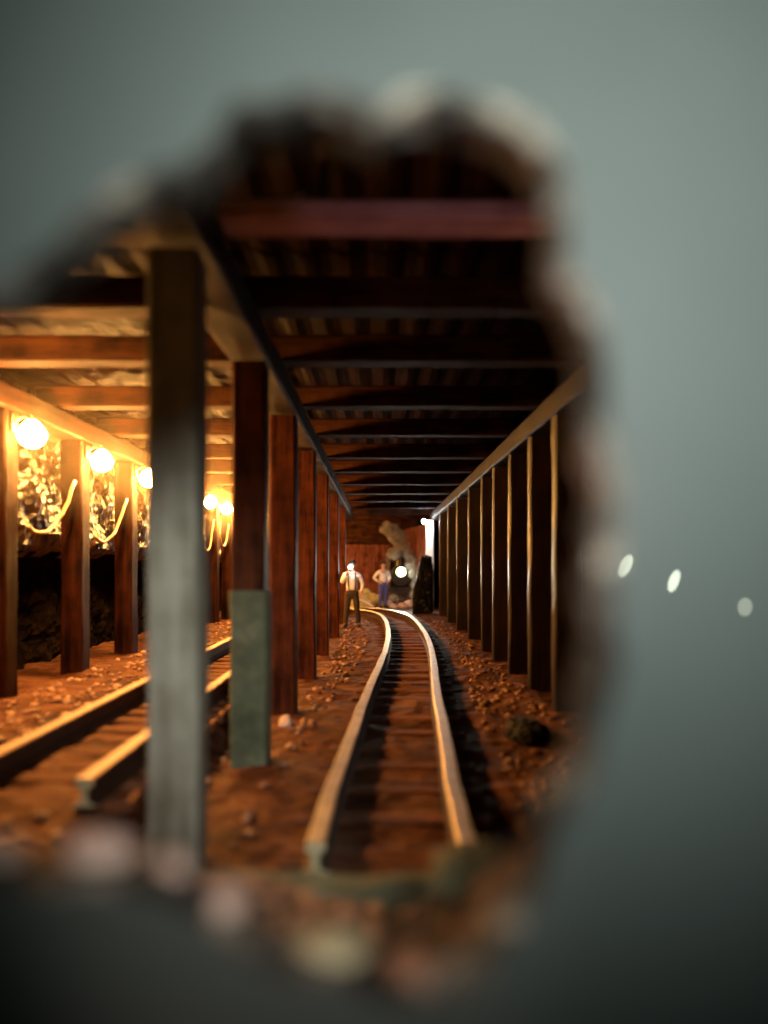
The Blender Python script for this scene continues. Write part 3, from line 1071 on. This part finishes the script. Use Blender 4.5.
m = bpy.data.materials.new('halo_haze')
m.use_nodes = True
nt = m.node_tree
for n in list(nt.nodes):
    if n.type != 'OUTPUT_MATERIAL':
        nt.nodes.remove(n)
out = [n for n in nt.nodes if n.type == 'OUTPUT_MATERIAL'][0]
vol = nt.nodes.new('ShaderNodeVolumeScatter')
vol.inputs['Color'].default_value = (1, 0.75, 0.5, 1)
vol.inputs['Density'].default_value = 0.0065
vol.inputs['Anisotropy'].default_value = 0.93
nt.links.new(vol.outputs[0], out.inputs['Volume'])
M['haze'] = m
bm = bmesh.new()
add_box(bm, (-2.4, 12.4, 2.68), (2.2, 16.2, 1.12))  # haze box added to give the lamps a lens-like halo
o = obj('haze', bm, 'haze')
tag(o, 'thin haze added as a halo around the lamps of the left gallery', 'haze', None, 'stuff')

# small white lamp over the white post
t = thing('lantern', 'small bluish white lantern under the roof before the white post', 'lamp', (1.63, 26.2, 3.22))
bm = bmesh.new()
bmesh.ops.create_icosphere(bm, subdivisions=2, radius=0.07)
obj('globe', bm, 'lantern', t, smooth_faces=True)
bm = bmesh.new()
add_cyl(bm, (0, 0, 0.05), (0, 0, 0.10), 0.09, 0.03, 14)
add_tube(bm, [(0, 0, 0.09), (0, 0, 0.2), (0.1, 0.0, 0.23), (0.28, 0, 0.23)], 0.012, 6)
obj('hanging_hook', bm, 'iron', t)

# ------------------------------------------------------------------ lights
def area(name, loc, target, size, power, col, shape='DISK', size_y=None):
    l = bpy.data.lights.new(name, 'AREA')
    l.shape = shape
    l.size = size
    if size_y:
        l.size_y = size_y
    l.energy = power
    l.color = col
    o = bpy.data.objects.new(name, l)
    COL.objects.link(o)
    o.location = loc
    o.rotation_euler = (Vector(target) - Vector(loc)).to_track_quat('-Z', 'Y').to_euler()
    return o


def spot(name, loc, target, power, col, half, blend, radius):
    l = bpy.data.lights.new(name, 'SPOT')
    l.energy = power
    l.color = col
    l.spot_size = math.radians(half * 2)
    l.spot_blend = blend
    l.shadow_soft_size = radius
    o = bpy.data.objects.new(name, l)
    COL.objects.link(o)
    o.location = loc
    o.rotation_euler = (Vector(target) - Vector(loc)).to_track_quat('-Z', 'Y').to_euler()
    return o


spot('room_daylight', (0.58, -1.5, 2.6), (0.25, BOARD_Y, 2.14), 1250, (0.93, 1.0, 0.96), 22.5, 1.0, 0.40)  # daylight from the viewer's side, cone shaped to fade down the board
spot('beam_fill', (-0.4, -0.5, 0.7), (0.75, 4.1, 3.56), 90, (1.0, 0.66, 0.80), 14, 0.6, 0.05)  # added unseen light that brightens the nearest roof beam
spot('lip_fill', (-0.25, -0.9, 2.7), (-0.12, 1.5, 1.0), 130, (1.0, 0.82, 0.72), 11, 0.8, 0.1)  # added unseen light that picks out the rocks on the lip
# three lamps of the visitors' room, mirrored in the gloss paint
for k, (px, py, w, hh, e, rz) in enumerate([(626, 566, 0.12, 0.26, 1.5, -0.45), (674, 581, 0.11, 0.25, 1.5, -0.35), (745, 607, 0.16, 0.20, 0.45, -0.1)]):
    D = 8.0
    loc = Vector(((px - VPX) / FPX * D, 2 * BOARD_Y - D, EYE - (py - VPY) / FPX * D))
    o = area('visitor_lamp', loc, loc + Vector((0, 1, 0)), w, e, (0.9, 1.0, 0.75), 'ELLIPSE', hh)
    o.rotation_euler.rotate_axis('Z', rz)
# headlight beam
l = bpy.data.lights.new('headlight_beam', 'SPOT')
l.energy = 1200
l.color = (1.0, 0.93, 0.75)
l.spot_size = math.radians(50)
l.spot_blend = 0.6
l.shadow_soft_size = 0.12
o = bpy.data.objects.new('headlight_beam', l)
COL.objects.link(o)
o.location = (LX, LYY - 0.22, 1.42)
o.rotation_euler = (math.radians(88), 0, math.radians(180))

w = bpy.data.worlds.new('dim_room')
w.use_nodes = True
w.node_tree.nodes['Background'].inputs['Color'].default_value = (0.55, 0.7, 0.65, 1)
w.node_tree.nodes['Background'].inputs['Strength'].default_value = 0.003
SC.world = w

SC.view_settings.view_transform = 'Standard'
SC.view_settings.look = 'None'
SC.view_settings.gamma = 1.0
SC.view_settings.use_curve_mapping = False
SC.view_settings.exposure = 0.0
SC.cycles.use_denoising = True
SC.cycles.max_bounces = 6
SC.cycles.diffuse_bounces = 2
SC.cycles.sample_clamp_indirect = 6.0
